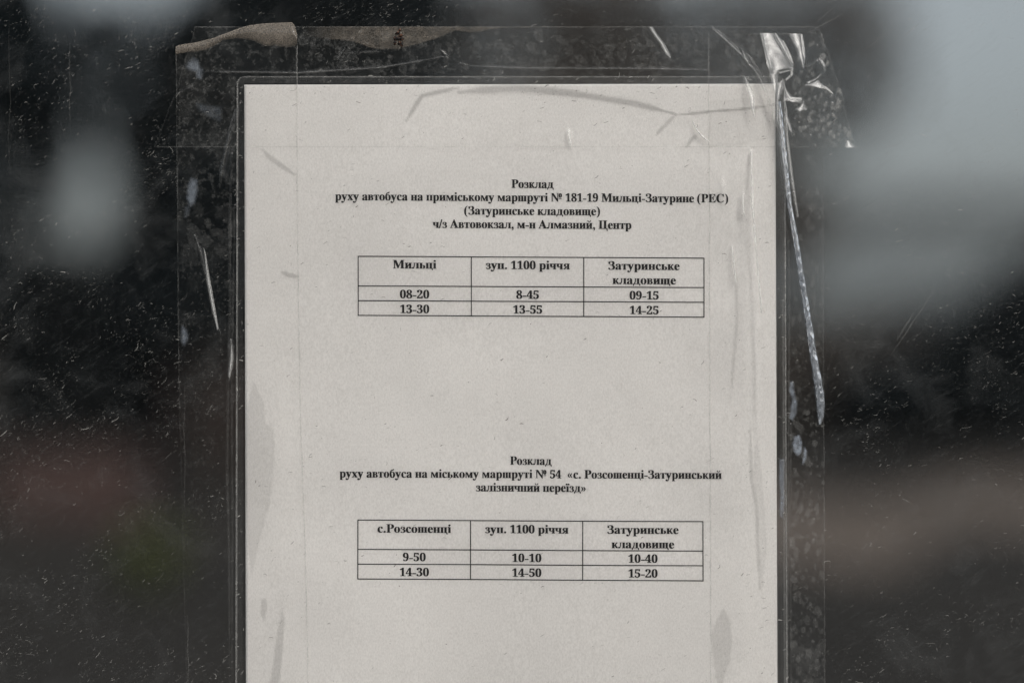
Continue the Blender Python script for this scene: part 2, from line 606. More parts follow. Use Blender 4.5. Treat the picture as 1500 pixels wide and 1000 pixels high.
GL['з'] = ([stroke([(.045, .36, .04), (.10, .43, .04), (.20, .452, .04), (.29, .42, .09), (.31, .35, .12), (.28, .285, .08), (.20, .25, .04), (.13, .248, .04)]),
            stroke([(.13, .248, .04), (.22, .25, .04), (.31, .205, .09), (.335, .13, .135), (.31, .05, .08), (.19, .007, .04), (.09, .03, .05), (.055, .09, .085)]),
            disc(.085, .355, .05)], .42)
GL['З'] = ([stroke([(.06, .50, .04), (.13, .62, .05), (.27, .662, .045), (.395, .61, .12), (.42, .52, .155), (.385, .42, .10), (.27, .365, .045), (.17, .362, .05)]),
            stroke([(.17, .362, .05), (.29, .36, .045), (.42, .295, .12), (.455, .19, .165), (.42, .075, .11), (.27, .007, .05), (.13, .03, .06), (.055, .13, .11)]),
            disc(.11, .515, .06), rc(.05, .50, .075, .66)], .56)
GL['Ц'] = (stem(.11, y1=.676, w=.16, s=.085) + stem(.49, y1=.676, w=.16, s=.085) + [rc(.1, 0, .76, .044), poly((.69, 0), (.765, 0), (.765, -.18), (.735, -.18))], .79)
GL['№'] = ([rc(.09, .03, .13, .66), rc(.02, 0, .20, .026), rc(.02, .652, .19, .678), poly((.06, .678), (.21, .678), (.60, .12), (.60, -.015), (.57, -.015), (.10, .60)),
            rc(.565, .0, .605, .66), rc(.49, .652, .67, .678),
            stroke([(.80, .655, .04), (.735, .60, .075), (.72, .49, .095), (.735, .38, .075), (.80, .325, .04), (.865, .38, .075), (.88, .49, .095), (.865, .60, .075), (.80, .655, .04)]),
            rc(.71, .19, .90, .245)], .97)
add_font('(', '(', .333)
GL['('] = ([stroke([(.29, .70, .015), (.17, .60, .06), (.095, .42, .11), (.085, .26, .125), (.095, .10, .11), (.17, -.08, .06), (.29, -.18, .015)])], .333)
GL[')'] = ([stroke([(.04, .70, .015), (.16, .60, .06), (.235, .42, .11), (.245, .26, .125), (.235, .10, .11), (.16, -.08, .06), (.04, -.18, .015)])], .333)
GL['/'] = ([poly((.0, -.02), (.075, -.02), (.28, .69), (.205, .69))], .278)
GL['-'] = ([rc(.04, .165, .295, .25)], .333)
GL['.'] = ([disc(.125, .06, .078)], .25)
GL[','] = ([disc(.125, .06, .078), poly((.19, .05), (.195, -.03), (.15, -.11), (.085, -.16), (.08, -.14), (.135, -.08), (.14, -.01))], .25)
GL['ї'] = (stem(.078, hi=(1, 0)) + [disc(.062, .60, .07), disc(.235, .60, .07)], .295)
ch1 = [poly((.03, .235), (.16, .41), (.215, .41), (.125, .235), (.215, .06), (.16, .06)), poly((.22, .235), (.35, .41), (.405, .41), (.315, .235), (.405, .06), (.35, .06))]
GL['«'] = (ch1, .5)
GL['»'] = ([([(.45 - x, y) for x, y in P], [tuple(reversed(f)) for f in Fs]) for P, Fs in ch1], .5)
GL[' '] = ([], .25)
DEPTH_INK = 0.56


def on_page(x, y, d):
    return pt(x, y, d + float(sheet_wave(np.array([[x]]), np.array([[y]]))[0, 0]))


def text_width(s):
    return sum(GL[c][1] for c in s)


def text_line(s, x0, x1, base, name='printed_line', slope=0.0059, em=None, parent=None):
    """one printed line: photo-pixel extent x0..x1, baseline at its left end"""
    if em is None:
        em = 18.1
    wpx = x1 - x0
    tw = text_width(s) * em
    sx = wpx / tw
    V, F = [], []
    cx = 0.0
    n = 0
    for c in s:
        parts, adv = GL[c]
        for P, Fs in parts:
            b = len(V)
            n += 1
            # toner spreads a little: every piece is laid twice, a hair apart
            for sh, dz in ((-.018, 0.0), (.018, .002)):
                b = len(V)
                for x, y in P:
                    px_ = x0 + (cx + x + sh) * em * sx
                    py_ = base + (px_ - x0) * slope - y * em
                    V.append((px_, py_, DEPTH_INK + 0.004 * (n % 5) + dz))
                F += [tuple(i + b for i in f) for f in Fs]
        cx += adv
    P = np.array(V)
    W = np.stack([(P[:, 0] - 750) * PX, -(P[:, 2] + sheet_wave(P[:, 0], P[:, 1])) * MM, (500 - P[:, 1]) * PX], -1)
    ob = link(name, mesh(W, F), M_INK, parent or notice)
    return ob


def table(rows, cols):
    V, F = [], []
    wd = 0.68
    for vert, group in ((0, rows), (1, cols)):
        for xa, ya, xb, yb in group:
            k = 60
            for i in range(k + 1):
                q = i / k
                x, y = xa + (xb - xa) * q, ya + (yb - ya) * q
                d = DEPTH_INK + .006 * vert
                a, b_ = ((x - wd, y), (x + wd, y)) if vert else ((x, y - wd), (x, y + wd))
                V += [on_page(*a, d), on_page(*b_, d)]
                if i:
                    n = len(V)
                    F.append((n - 4, n - 3, n - 1, n - 2))
    return mesh(V, F)


def cell(s, cx, base, em=18.1, wpx=None):
    wp = wpx or text_width(s) * em * 1.02
    return text_line(s, cx - wp / 2, cx + wp / 2, base, em=em)


text_line('Розклад', 749, 811, 275.5)
text_line('руху автобуса на приміському маршруті № 181-19 Мильці-Затурине (РЕС)', 491, 1066.5, 293.5, slope=.0062)
text_line('(Затуринське кладовище)', 680, 879, 314.5)
text_line('ч/з Автовокзал, м-н Алмазний, Центр', 634, 925, 334)
link('table_grid', table([(525, 375.5, 1031, 378.2), (525, 418.8, 1031, 421.2), (525, 440.3, 1031, 442.7), (525, 461.8, 1031, 464.4)],
                         [(525, 375, 525, 462.5), (690.5, 376, 690.5, 463), (855, 377, 855, 464), (1031, 377.5, 1031, 465)]), M_INK, notice)
cell('Мильці', 607.5, 393.2, wpx=64)
cell('зуп. 1100 річчя', 773, 394, wpx=123)
cell('Затуринське', 943, 395, wpx=105)
cell('кладовище', 943.5, 416, wpx=93)
for s_, cx_, b_ in (('08-20', 607.5, 436.8), ('8-45', 773, 437.5), ('09-15', 943.5, 438.4), ('13-30', 607.5, 458.4), ('13-55', 773, 459.1), ('14-25', 943.5, 460)):
    cell(s_, cx_, b_, wpx=43.5 if len(s_) == 5 else 34)
text_line('Розклад', 747, 808, 680)
text_line('руху автобуса на міському маршруті № 54  «с. Розсошенці-Затуринський', 497.5, 1057, 698.5, slope=.004)
text_line('залізничний переїзд»', 697, 859, 718.8)
link('table_grid', table([(524.5, 760.8, 1029.5, 763.2), (524.5, 803.6, 1029.5, 806.2), (524.5, 825.2, 1029.5, 827.6), (524.5, 846.8, 1029.5, 849.6)],
                         [(524.5, 760.2, 524.5, 847.5), (689.3, 761, 689.3, 848.3), (853.4, 762, 853.4, 849.2), (1029.5, 762.6, 1029.5, 850.2)]), M_INK, notice)
cell('с.Розсошенці', 607, 779, wpx=108)
cell('зуп. 1100 річчя', 771.5, 779.8, wpx=122)
cell('Затуринське', 941.5, 780.6, wpx=105)
cell('кладовище', 941.5, 801.8, wpx=92)
for s_, cx_, b_ in (('9-50', 607, 820.8), ('10-10', 771.5, 822), ('10-40', 941.5, 823), ('14-30', 607, 842.8), ('14-50', 771.5, 843.6), ('15-20', 941.5, 844.6)):
    cell(s_, cx_, b_, wpx=43.5 if len(s_) == 5 else 34)

# ---- the pouch: clear film around the page, rounded corners, welded rim
def film_attr(X):
    return np.zeros(X.shape + (4,))


def pouch_inset(y, r=12.0, top=112.0, bot=1236.0):
    a = np.clip(top + r - y, 0, r)
    b = np.clip(y - (bot - r), 0, r)
    q = np.maximum(a, b)
    return r - np.sqrt(np.maximum(r * r - q * q, 0))


ys = np.concatenate([np.linspace(112, 124, 13), np.arange(126, 1224, 2.2), np.linspace(1224, 1236, 13)])
ins = pouch_inset(ys)
xl = 347 - (ys - 112) * 0.0022 + ins
xr = 1150 + (ys - 112) * 0.004 - ins
core = np.arange(362, 1134, 2.2)
n_l, n_r = 10, 14
X = np.concatenate([xl[:, None] + (362 - xl[:, None]) * np.linspace(0, 1, n_l, endpoint=False), np.repeat(core[None], len(ys), 0),
                    1134 + (xr[:, None] - 1134) * np.linspace(0, 1, n_r)], 1)
Y = np.repeat(ys[:, None], X.shape[1], 1)
A = film_attr(X)
edge = np.minimum.reduce([X - xl[:, None], xr[:, None] - X, Y - 112, 1236 - Y])
dirt = smooth_noise(X, Y, 7, 41)
A[..., 0] += np.exp(-((edge - .8) / 1.0) ** 2) * np.where(Y - 112 < 4, .34, .62) * (0.6 + 0.8 * dirt)
A[..., 0] += np.where((edge >= 1.2) & (edge < 11), 0.035, 0)
for off, s_ in ((13.5, .10), (9.0, .05), (4.5, .14)):
    A[..., 0] += s_ * np.exp(-((xr[:, None] - off - X) / 0.9) ** 2) * (0.5 + dirt)
H = 0.0 * X
GREY = [  # wetted / pressed patches where the film clings to the page
    ([(595, 178), (606, 160), (618, 141), (640, 136), (672, 129)], 2.6, .50),
    ([(672, 136), (700, 133), (760, 129), (830, 136), (880, 144)], 5.0, .42),
    ([(760, 130), (850, 139), (930, 152), (990, 168)], 3.8, .50),
    ([(990, 169), (1040, 164), (1090, 160), (1136, 154)], 1.6, .62),
    ([(990, 169), (976, 182), (960, 199)], 2.2, .45),
    ([(385, 218), (395, 230), (412, 243), (432, 256)], 3.0, .35),
    ([(413, 398), (424, 403), (437, 405)], 3.0, .42),
    ([(1022, 196), (1012, 206), (1005, 216)], 2.2, .40),
    ([(1078, 395), (1079, 470), (1073, 540), (1071, 585)], 1.8, .30),
    ([(1098, 620), (1100, 700), (1108, 740), (1112, 860)], 2.0, .34),
]
for pts_, w_, a_ in GREY:
    c_ = crease(X, Y, pts_, w_)
    A[..., 1] = np.maximum(A[..., 1], a_ * np.clip(c_ * 1.6, 0, 1))
for pts_, a_ in (([(372, 560), (386, 590), (388, 618), (400, 630), (402, 668), (395, 735), (380, 790), (369, 838), (364, 790), (360, 700), (362, 600)], .17),
                 ([(384, 878), (389, 876), (391, 890), (387, 908), (383, 898)], .30),
                 ([(414, 892), (417, 905), (414, 950), (408, 1010), (396, 1010), (404, 950)], .26),
                 ([(1059, 890), (1067, 905), (1071, 935), (1068, 965), (1060, 990), (1052, 1010), (1048, 980), (1042, 930), (1048, 912)], .22),
                 ([(1040, 150), (1100, 145), (1137, 150), (1137, 200), (1080, 212), (1040, 214)], .07),
                 ([(1108, 640), (1118, 740), (1122, 800), (1115, 862), (1109, 780), (1104, 690)], .12)):
    mk, sd = poly_mask(X, Y, pts_, 3.0)
    A[..., 1] = np.maximum(A[..., 1], a_ * mk + 0.10 * np.exp(-(sd / 1.6) ** 2) * (mk > 0))
SCUFF = [([(832, 191), (835, 214)], 1.2, .6), ([(1100, 222), (1099, 330), (1105, 430), (1109, 560), (1108, 640)], 1.3, .35),
         ([(1072, 360), (1076, 415)], 1.1, .45), ([(1088, 285), (1085, 320)], 1.4, .25), ([(1058, 265), (1061, 310)], 1.2, .2)]
for pts_, w_, a_ in SCUFF:
    c_ = crease(X, Y, pts_, w_)
    H += 0.6 * crease(X, Y, pts_, w_ * 2.6)
A[..., 1] += 0.10 * np.clip(smooth_noise(X, Y, 130, 8) - .55, 0, 1) * (edge > 12)
tapeline = np.exp(-((Y - 215.5) / 1.2) ** 2)
pouch = film_grid('laminate_pouch', notice, M_FILM, X, Y, H, A, 0.75)
pouch['label'] = 'clear laminating pouch with rounded corners and a narrow welded rim'
back = film_grid('pouch_backing', notice, M_FILM, X[::4, ::4], Y[::4, ::4], H[::4, ::4] * 0, A[::4, ::4] * 0, 0.15)

# ------------------------------------------------------------------ tapes
def grit(X, Y, seed, lo=.62, k=.5):
    q = smooth_noise(X, Y, 2.2, seed) * .5 + smooth_noise(X, Y, 6, seed + 1) * .5
    return np.clip((q - lo) * 6, 0, 1) * k


# left strip
X, Y, dl, dr = sheet(68, 1130, [(68, 258), (560, 262), (1130, 277)], [(68, 436), (300, 436.5), (600, 441), (860, 450), (1130, 455)], 1.5, 1.3)
A = film_attr(X)
rag = smooth_noise(X * 0 + 3, Y, 14, 3)
A[..., 0] += .20 * np.exp(-(dl / 1.0) ** 2) * (.1 + rag) * np.interp(Y, [68, 500, 640, 1130], [1, 1, .35, .3])
A[..., 0] += np.exp(-(dr / 1.1) ** 2) * np.where(Y < 130, .5, .26 * (.5 + rag))
off_paper = X < 346
A[..., 1] += np.exp(-(dr / 1.0) ** 2) * (Y > 124) * (.10 + .35 * rag)
A[..., 0] += grit(X, Y, 11, .62, .06) * off_paper * np.clip(1.4 - Y / 700, .15, 1) + .003 * off_paper
big = np.clip(smooth_noise(X, Y, 26, 21) - .52, 0, 1) * 2
A[..., 0] += big * .035 * off_paper * (.3 + smooth_noise(X, Y, 4, 22)) * np.clip((620 - Y) / 200, .35, 1)
A[..., 0] += splotches(X, Y, 160, (262, 75, 440, 330), (2, 9), 5) * .03 * np.where(Y < 122, 1, off_paper)
A[..., 0] += splotches(X, Y, 22, (270, 320, 345, 380), (4, 11), 6) * .045 * off_paper
for pts_, a_ in (([(276, 92), (284, 86), (290, 90), (292, 98), (297, 103), (295, 115), (290, 114), (288, 105), (280, 103), (274, 98)], .30),
                 ([(288, 152), (305, 156), (325, 158), (323, 178), (308, 172), (294, 163)], .11),
                 ([(281, 262), (288, 264), (289, 278), (285, 296), (279, 302), (275, 290), (277, 272)], .34),
                 ([(268, 478), (273, 484), (275, 494), (270, 505), (266, 496)], .30),
                 ([(272, 304), (278, 300), (276, 315), (272, 318)], .12)):
    mk, sd = poly_mask(X, Y, pts_, 6.0)
    A[..., 3] = np.maximum(A[..., 3], a_ * mk * (.55 + .7 * smooth_noise(X, Y, 5, 9)))  # bluish glints painted into the film colour
H = 0.10 * smooth_noise(X, Y, 40, 4)
LC = [([(352, 150), (345, 180), (334, 215), (326, 245), (322, 275)], 1.4, .8, .10), ([(346, 160), (337, 190), (330, 232), (324, 272)], 1.0, .6, .08),
      ([(340, 225), (337, 330), (338, 450), (335, 560), (333, 700), (336, 800), (337, 1010)], 1.4, .7, .07),
      ([(344, 300), (342, 420), (340, 520), (340, 620), (341, 760), (340, 1010)], 1.1, .5, .06),
      ([(286, 345), (295, 372), (305, 420), (313, 460), (324, 490)], 1.3, .7, .10),
      ([(339, 500), (341, 530), (337, 552)], 2.2, .6, .25),
      ([(290, 92), (286, 125), (258, 140)], 1.0, .3, .05)]
for pts_, w_, h_, a_ in LC:
    c_ = crease(X, Y, pts_, w_)
    A[..., 0] += a_ * c_ * (.5 + smooth_noise(X, Y, 5, 31))  # pale line painted along each crease for its glint
    H += h_ * crease(X, Y, pts_, w_ * 1.8)
tl = empty('tape_strip', pt(350, 1130, 1.0))
tag(tl, 'clear tape strip down the left side of the sheet, top edge folded and dusty', 'tape', 'strips of clear tape round the notice')
film_grid('tape_film', tl, M_TAPE, X, Y, H, A, 1.0, True)

# its dusty folded top edge, curling off the glass
n = 150
u = np.linspace(0, 1, n)
xs = 258 + u * 178
top = np.interp(xs, [258, 262, 285, 310, 330, 350, 366, 385, 405, 428, 432, 436], [69, 67, 63.5, 57.5, 50, 42.5, 38, 35.5, 34.4, 33.6, 38, 52])
bot = np.interp(xs, [258, 275, 300, 318, 328, 345, 362, 375, 388, 400, 420, 428, 436], [80, 78, 75.5, 67, 60, 57.5, 58, 62, 68.5, 68, 70.5, 70, 67])
bot = bot + 1.0 * (smooth_noise(xs, xs * 0, 5, 3) - .5) + 1.2 * (smooth_noise(xs, xs * 0, 13, 8) - .5)
vv = np.linspace(0, 1, 26)
X = np.repeat(xs[None], 26, 0)
Y = top[None] * (1 - vv[:, None]) + bot[None] * vv[:, None]
A = film_attr(X)
A[..., 2] = .80 - .25 * smooth_noise(X, Y, 8, 77) + .25 * np.exp(-((Y - top[None]) / 1.2) ** 2)
A[..., 2] *= np.clip((1 - vv[:, None]) * 9, .5, 1)
H = 1.4 * np.sin(vv[:, None] * math.pi) * np.ones_like(X) * (.4 + .6 * u[None])
fold = film_grid('folded_edge', tl, M_TAPE, X, Y, H, A, 1.3)
fold['label'] = 'brown dusty folded-over top edge of the tape'

# right strip
X, Y, dl, dr = sheet(50, 1130, [(50, 1037), (1130, 1041)], [(50, 1176), (90, 1180), (216, 1205), (1130, 1209)], 1.3, 1.2)
A = film_attr(X)
rag = smooth_noise(X * 0 + 3, Y, 14, 33)
A[..., 0] += np.exp(-(dl / 1.1) ** 2) * np.where(Y < 124, .42, .24 * (.5 + rag))
A[..., 0] += .16 * np.exp(-(dr / 1.1) ** 2) * (.3 + rag) * (Y > 216)
A[..., 0] += .30 * np.exp(-((Y - 50) / 1.1) ** 2) * (X > 1100)
A[..., 1] += np.exp(-(dl / 1.0) ** 2) * (Y > 124) * (.12 + .35 * rag)
offp = (X > 1156) & (Y > 217)
A[..., 0] += .6 * offp * (.012 + grit(X, Y, 51, .62, .05))
A[..., 0] += .6 * offp * splotches(X, Y, 200, (1160, 225, 1205, 600), (1.0, 4.5), 15) * .16
A[..., 0] += .6 * offp * splotches(X, Y, 120, (1158, 600, 1205, 830), (1.0, 5.5), 16, 2.2) * .19
A[..., 0] += .6 * offp * splotches(X, Y, 230, (1158, 800, 1205, 1120), (1.0, 5.5), 17, 1.8) * .17
A[..., 0] += .6 * offp * splotches(X, Y, 26, (1158, 940, 1205, 1010), (5, 10), 18, 1.6, ring=.5) * .09
for pts_, a_ in (([(1157, 560), (1161, 558), (1163, 575), (1167, 590), (1166, 604), (1160, 615), (1156, 612), (1158, 598), (1160, 585), (1156, 572)], .42),
                 ([(1163, 640), (1170, 637), (1174, 648), (1173, 662), (1168, 667), (1162, 660), (1161, 650)], .55),
                 ([(1178, 655), (1181, 660), (1180, 672), (1175, 680), (1176, 668)], .42),
                 ([(1142, 672), (1148, 672), (1147, 700), (1148, 730), (1146, 758), (1142, 755), (1143, 720), (1141, 700)], .42)):
    mk, sd = poly_mask(X, Y, pts_, 3.0)
    A[..., 3] = np.maximum(A[..., 3], a_ * mk * (.45 + .9 * smooth_noise(X, Y, 4, 19)))  # blue-white glints, painted rather than reflected
H = 0.12 * smooth_noise(X, Y, 40, 14)
for pts_, w_, h_, a_ in (([(1148, 320), (1153, 345), (1155, 400), (1153, 1010)], 1.2, .5, .10), ([(1146, 440), (1147, 700), (1149, 1010)], 1.2, .5, .10),
                         ([(1158, 620), (1157, 800), (1158, 1010)], 1.0, .4, .06)):
    c_ = crease(X, Y, pts_, w_, False)
    A[..., 0] += a_ * c_ * (.5 + smooth_noise(X, Y, 5, 61))  # whitening stands in for the glint on these upright creases
    H += h_ * crease(X, Y, pts_, w_ * 1.8)
tr_ = empty('tape_strip', pt(1122, 1130, 1.2))
tag(tr_, 'clear tape strip down the right side of the sheet with bubbles and a rolled edge', 'tape', 'strips of clear tape round the notice')
film_grid('tape_film', tr_, M_TAPE, X, Y, H, A, 1.2, True)

# top strip
X, Y, dl, dr = sheet(40, 216.5, [(40, 287), (60, 281), (137, 258), (216.5, 227)],
                     [(40, 1197), (50, 1203), (62, 1206), (80, 1213), (92, 1217), (120, 1227), (150, 1236), (170, 1240), (200, 1248), (216.5, 1254)], 1.3, 1.3, 1.5, 5)
A = film_attr(X)
rag = smooth_noise(X, Y * 0 + 3, 14, 43)
et, eb = Y - 40, 216.5 - Y
A[..., 0] += .26 * np.exp(-(et / 1.0) ** 2) * (.2 + rag)
A[..., 0] += .17 * np.exp(-(eb / 1.0) ** 2) * (.1 + rag)
A[..., 0] += (.08 * np.exp(-(dl / 1.0) ** 2) + .16 * np.exp(-(dr / 1.0) ** 2)) * (.2 + 1.2 * smooth_noise(X, Y, 9, 44))
A[..., 1] += np.exp(-(eb / 1.0) ** 2) * (X > 358) * (X < 1137) * (.08 + .32 * rag)
above = ((Y < 123) | (X < 346) | (X > 1138)) * np.where(X < 262, .15, 1.0)
A[..., 0] += above * (.014 + grit(X, Y, 71, .60, .07))
A[..., 0] += above * splotches(X, Y, 420, (440, 48, 1110, 112), (1.5, 7), 25, 1.4, ring=.6) * .085
band = np.interp(X, [430, 485, 500, 520, 540, 560, 575, 585, 600, 620, 638, 655, 668, 690, 735, 800, 1000], [52, 58, 60, 62, 70, 72.5, 73, 72, 69, 62, 59, 50, 46, 49, 42, 41, 40])
band = band + 2.0 * (smooth_noise(X, X * 0, 9, 4) - .5)
inb = np.clip((band - Y) / 1.2 + .3, 0, 1) * np.clip((X - 440) / 60, 0, 1)
A[..., 2] += inb * (.24 + .36 * smooth_noise(X, Y, 7, 90)) * np.interp(X, [440, 520, 600, 690, 760, 1000], [.4, .9, 1, .8, .5, .3])
A[..., 1] += .5 * np.exp(-((Y - band) / 1.0) ** 2) * ((X > 480) & (X < 740))
tr0 = (X > 1150)
bub = splotches(X, Y, 330, (1158, 60, 1250, 214), (0.7, 3.4), 35, 2.2)
A[..., 0] += bub * .36 * np.clip((X - 1150) / 25, 0, 1)
A[..., 0] += splotches(X, Y, 40, (1160, 130, 1240, 212), (3, 8), 36, 1.5, ring=.7) * .12 * tr0
A[..., 0] += splotches(X, Y, 30, (1060, 60, 1130, 125), (3, 9), 37, 2.0) * .10 * (Y < 123)
H = .10 * smooth_noise(X, Y, 40, 24) + bub * .12 * tr0 + .9 * np.clip(smooth_noise(X, Y * .6, 15, 58) - .55, 0, 1) * np.clip((X - 1150) / 30, 0, 1)
for pts_, w_, h_, a_ in (([(300, 106), (440, 108), (560, 100), (620, 90), (650, 84)], 1.0, .5, .16), ([(670, 92), (690, 98), (760, 101), (950, 102), (1035, 104)], 1.0, .4, .12),
                         ([(646, 74), (652, 80), (656, 88)], 1.0, .4, .22), ([(493, 88), (500, 80), (506, 72)], 1.0, .3, .12),
                         ([(505, 80), (560, 76)], .8, .2, .05), ([(1041, 42), (1062, 60), (1085, 82), (1098, 100)], 1.6, .8, .10),
                         ([(1085, 72), (1096, 95), (1112, 118), (1124, 150), (1136, 190)], 3.0, 1.0, .10),
                         ([(1095, 90), (1112, 116), (1130, 160), (1135, 200)], 1.2, .6, .18),
                         ([(1202, 52), (1207, 62), (1212, 72)], 1.6, .8, .45), ([(1180, 100), (1190, 96), (1197, 88)], 1.2, .7, .2)):
    c_ = crease(X, Y, pts_, w_)
    A[..., 0] += a_ * c_ * (.5 + smooth_noise(X, Y, 5, 91))  # crease glints partly painted in as haze
    H += h_ * crease(X, Y, pts_, w_ * 1.8)
tt = empty('tape_strip', pt(740, 216, 1.6))
tag(tt, 'wide clear tape strip across the top of the sheet, crumpled at its right end', 'tape', 'strips of clear tape round the notice')
film_grid('tape_film', tt, M_TAPE, X, Y, H, A, 1.6, True)


# ---- crumpled flaps of film that catch the light: tilted pieces standing off the tape
def flap(name, parent, outline, depth, tilt=(0, 0), rise=1.0, haze=.0, curve=0.0, mat=None, step=1.6, glint=0.0):
    """a tilted, slightly domed piece of folded film; tilt = slope across x and up z"""
    xs_ = [p[0] for p in outline]
    ys_ = [p[1] for p in outline]
    x0, x1, y0, y1 = min(xs_), max(xs_), min(ys_), max(ys_)
    # sample the outline row by row so that the piece keeps a clean edge
    V, F, At = [], [], []
    nrow = max(6, int((y1 - y0) / step))
    ncol = max(4, int((x1 - x0) / step))
    rows = []
    for r_ in range(nrow + 1):
        y = y0 + (y1 - y0) * min(max(r_ / nrow, .004), .996)
        hits = []
        for i in range(len(outline)):
            a, b = outline[i], outline[(i + 1) % len(outline)]
            if (a[1] > y) != (b[1] > y):
                hits.append(a[0] + (b[0] - a[0]) * (y - a[1]) / (b[1] - a[1]))
        rows.append((y, min(hits), max(hits)))
    Y_ = np.array([[r[0]] * (ncol + 1) for r in rows])
    uu = np.linspace(0, 1, ncol + 1)[None]
    xa = np.array([r[1] for r in rows])[:, None]
    xb = np.array([r[2] for r in rows])[:, None]
    X_ = xa * (1 - uu) + xb * uu
    cx, cy = (x0 + x1) / 2, (y0 + y1) / 2
    h = (tilt[0] * (X_ - cx) - tilt[1] * (Y_ - cy)) * 0.27
    h = h - h.min()
    h = h + curve * (1 - (2 * uu - 1) ** 2) + .22 * (smooth_noise(X_ + 900, Y_, 11, int(x0)) - .5) + .4 * (smooth_noise(X_, Y_ * .4, 26, int(y0)) - .5)
    A_ = film_attr(X_)
    rimd = np.minimum(X_ - xa, xb - X_)
    A_[..., 0] = haze * (.75 + .5 * smooth_noise(X_, Y_, 9, 5)) + .12 * np.exp(-(rimd / 1.1) ** 2)  # haze paints some of the fold's glint into its colour
    A_[..., 3] = glint
    return film_grid(name, parent, mat or M_FOLD, X_, Y_, h, A_, depth)


GT = (-.205, -.28)      # slope that turns a piece half-way between the lens and the sun
FL = [
    # big white fold at the top right
    ([(1112, 50), (1134, 50), (1146, 62), (1157, 86), (1161, 98), (1156, 104), (1144, 106), (1138, 111), (1126, 112), (1121, 98), (1117, 74)], 2.2, 1.0, .12, .5),
    ([(1125, 108), (1141, 107), (1138, 114), (1138, 124), (1134, 142), (1129, 126)], 2.3, .9, .16, .3),
    ([(1157, 100), (1161, 100), (1160, 112), (1150, 121), (1147, 119), (1156, 111)], 2.8, 1.0, .30, .2),
    ([(1139, 108), (1150, 104.5), (1158, 104), (1157, 106), (1150, 107), (1141, 110)], 2.9, 1.0, .35, .1),
    ([(1131, 50), (1135, 50), (1148, 66), (1158, 92), (1154, 94), (1146, 80)], 3.4, .8, .05, .5),
    ([(1154, 51), (1174, 51), (1176, 62), (1178, 82), (1176, 98), (1174, 104), (1168, 90), (1164, 74)], 2.2, .9, .08, .4),
    ([(1137, 122), (1147, 118), (1148, 128), (1142, 140), (1138, 152), (1137, 176), (1134, 190), (1134, 150)], 2.4, 1.0, .12, .3),
    ([(1148, 126), (1152, 134), (1160, 143), (1173, 145), (1174, 148), (1168, 152), (1152, 147), (1146, 151), (1147, 140)], 2.4, .7, .08, .3),
    ([(1176, 149), (1177, 156), (1181, 163), (1168, 165), (1162, 161), (1171, 156)], 2.4, .7, .10, .3),
    ([(1176, 126), (1190, 121), (1197, 119), (1206, 127), (1215, 132), (1219, 139), (1210, 134), (1196, 131), (1182, 130)], 2.4, .6, .06, .3),
    ([(1178, 122), (1190, 118), (1202, 109), (1204, 110), (1194, 120), (1182, 125)], 2.6, .5, .05, .2),
    ([(1148, 164), (1154, 174), (1159, 190), (1159, 197), (1153, 192), (1149, 178)], 2.4, .6, .10, .3),
    ([(1238, 207), (1243, 207), (1252, 217), (1236, 217)], 2.2, .9, .15, .3),
    ([(1196, 87), (1204, 88), (1209, 99), (1206, 102), (1200, 94)], 2.2, .4, .05, .2),
    ([(1088, 111), (1093, 118), (1101, 133), (1105, 146), (1103, 156), (1104, 173), (1102, 175), (1098, 160), (1097, 148), (1092, 130)], 2.3, 1.0, .22, .5),
    ([(949, 41), (956, 41), (962, 52), (973, 66), (982, 84), (981, 88), (974, 82), (966, 66), (957, 54)], 2.2, 1.0, .25, .3),
    ([(1012, 176), (1018, 184), (1024, 195), (1032, 201), (1039, 210), (1033, 207), (1024, 199), (1018, 190)], 2.3, 1.0, .30, .3),
    ([(1116, 52), (1119, 52), (1124, 80), (1128, 104), (1126, 104), (1120, 80)], 3.6, 1.1, .20, .2),
    ([(1144, 60), (1147, 62), (1157, 84), (1160, 96), (1157, 95), (1152, 80)], 3.8, 1.1, .35, .1),
    ([(1171, 52), (1174, 52), (1177, 76), (1176, 92), (1173, 80)], 3.2, 1.1, .30, .1),
    ([(1200, 128), (1208, 128), (1219, 138), (1218, 140), (1208, 132)], 3.4, 1.1, .35, .1),
    ([(1149, 146), (1162, 144), (1173, 145), (1172, 147), (1160, 147)], 3.4, 1.1, .35, .1),
    ([(831, 191), (834, 192), (837, 212), (835, 215), (833, 206)], 2.2, .8, .25, .2),
]
for pts_, dep, k_, hz, cv in FL:
    flap('crumpled_fold', tt, pts_, dep, (GT[0] * k_, GT[1] * k_), haze=hz, curve=cv)
# glint slivers, tilted and painted pale, in the left strip and the right one
for pts_, dep, hz in (([(299, 363), (302, 370), (310, 410), (318, 450), (324, 482), (322, 484), (314, 455), (305, 412)], 2.0, .35),
                      ([(340, 504), (343, 520), (342, 538), (339, 556), (336, 548), (338, 525)], 2.0, .10)):
    flap('crease_ridge', tl, pts_, dep, (-.2, -.25), haze=hz, curve=.5)
for pts_, dep, hz in (([(1098, 222), (1101, 222), (1101, 300), (1105, 380), (1110, 460), (1108, 460), (1103, 385), (1098, 305)], 2.0, .28),
                      ([(1070, 360), (1072, 362), (1077, 412), (1075, 414)], 2.0, .25),
                      ([(1086, 285), (1088, 290), (1090, 320), (1086, 312)], 2.0, .12)):
    flap('crease_ridge', tr_, pts_, dep, (-.2, -.25), haze=hz, curve=.4)


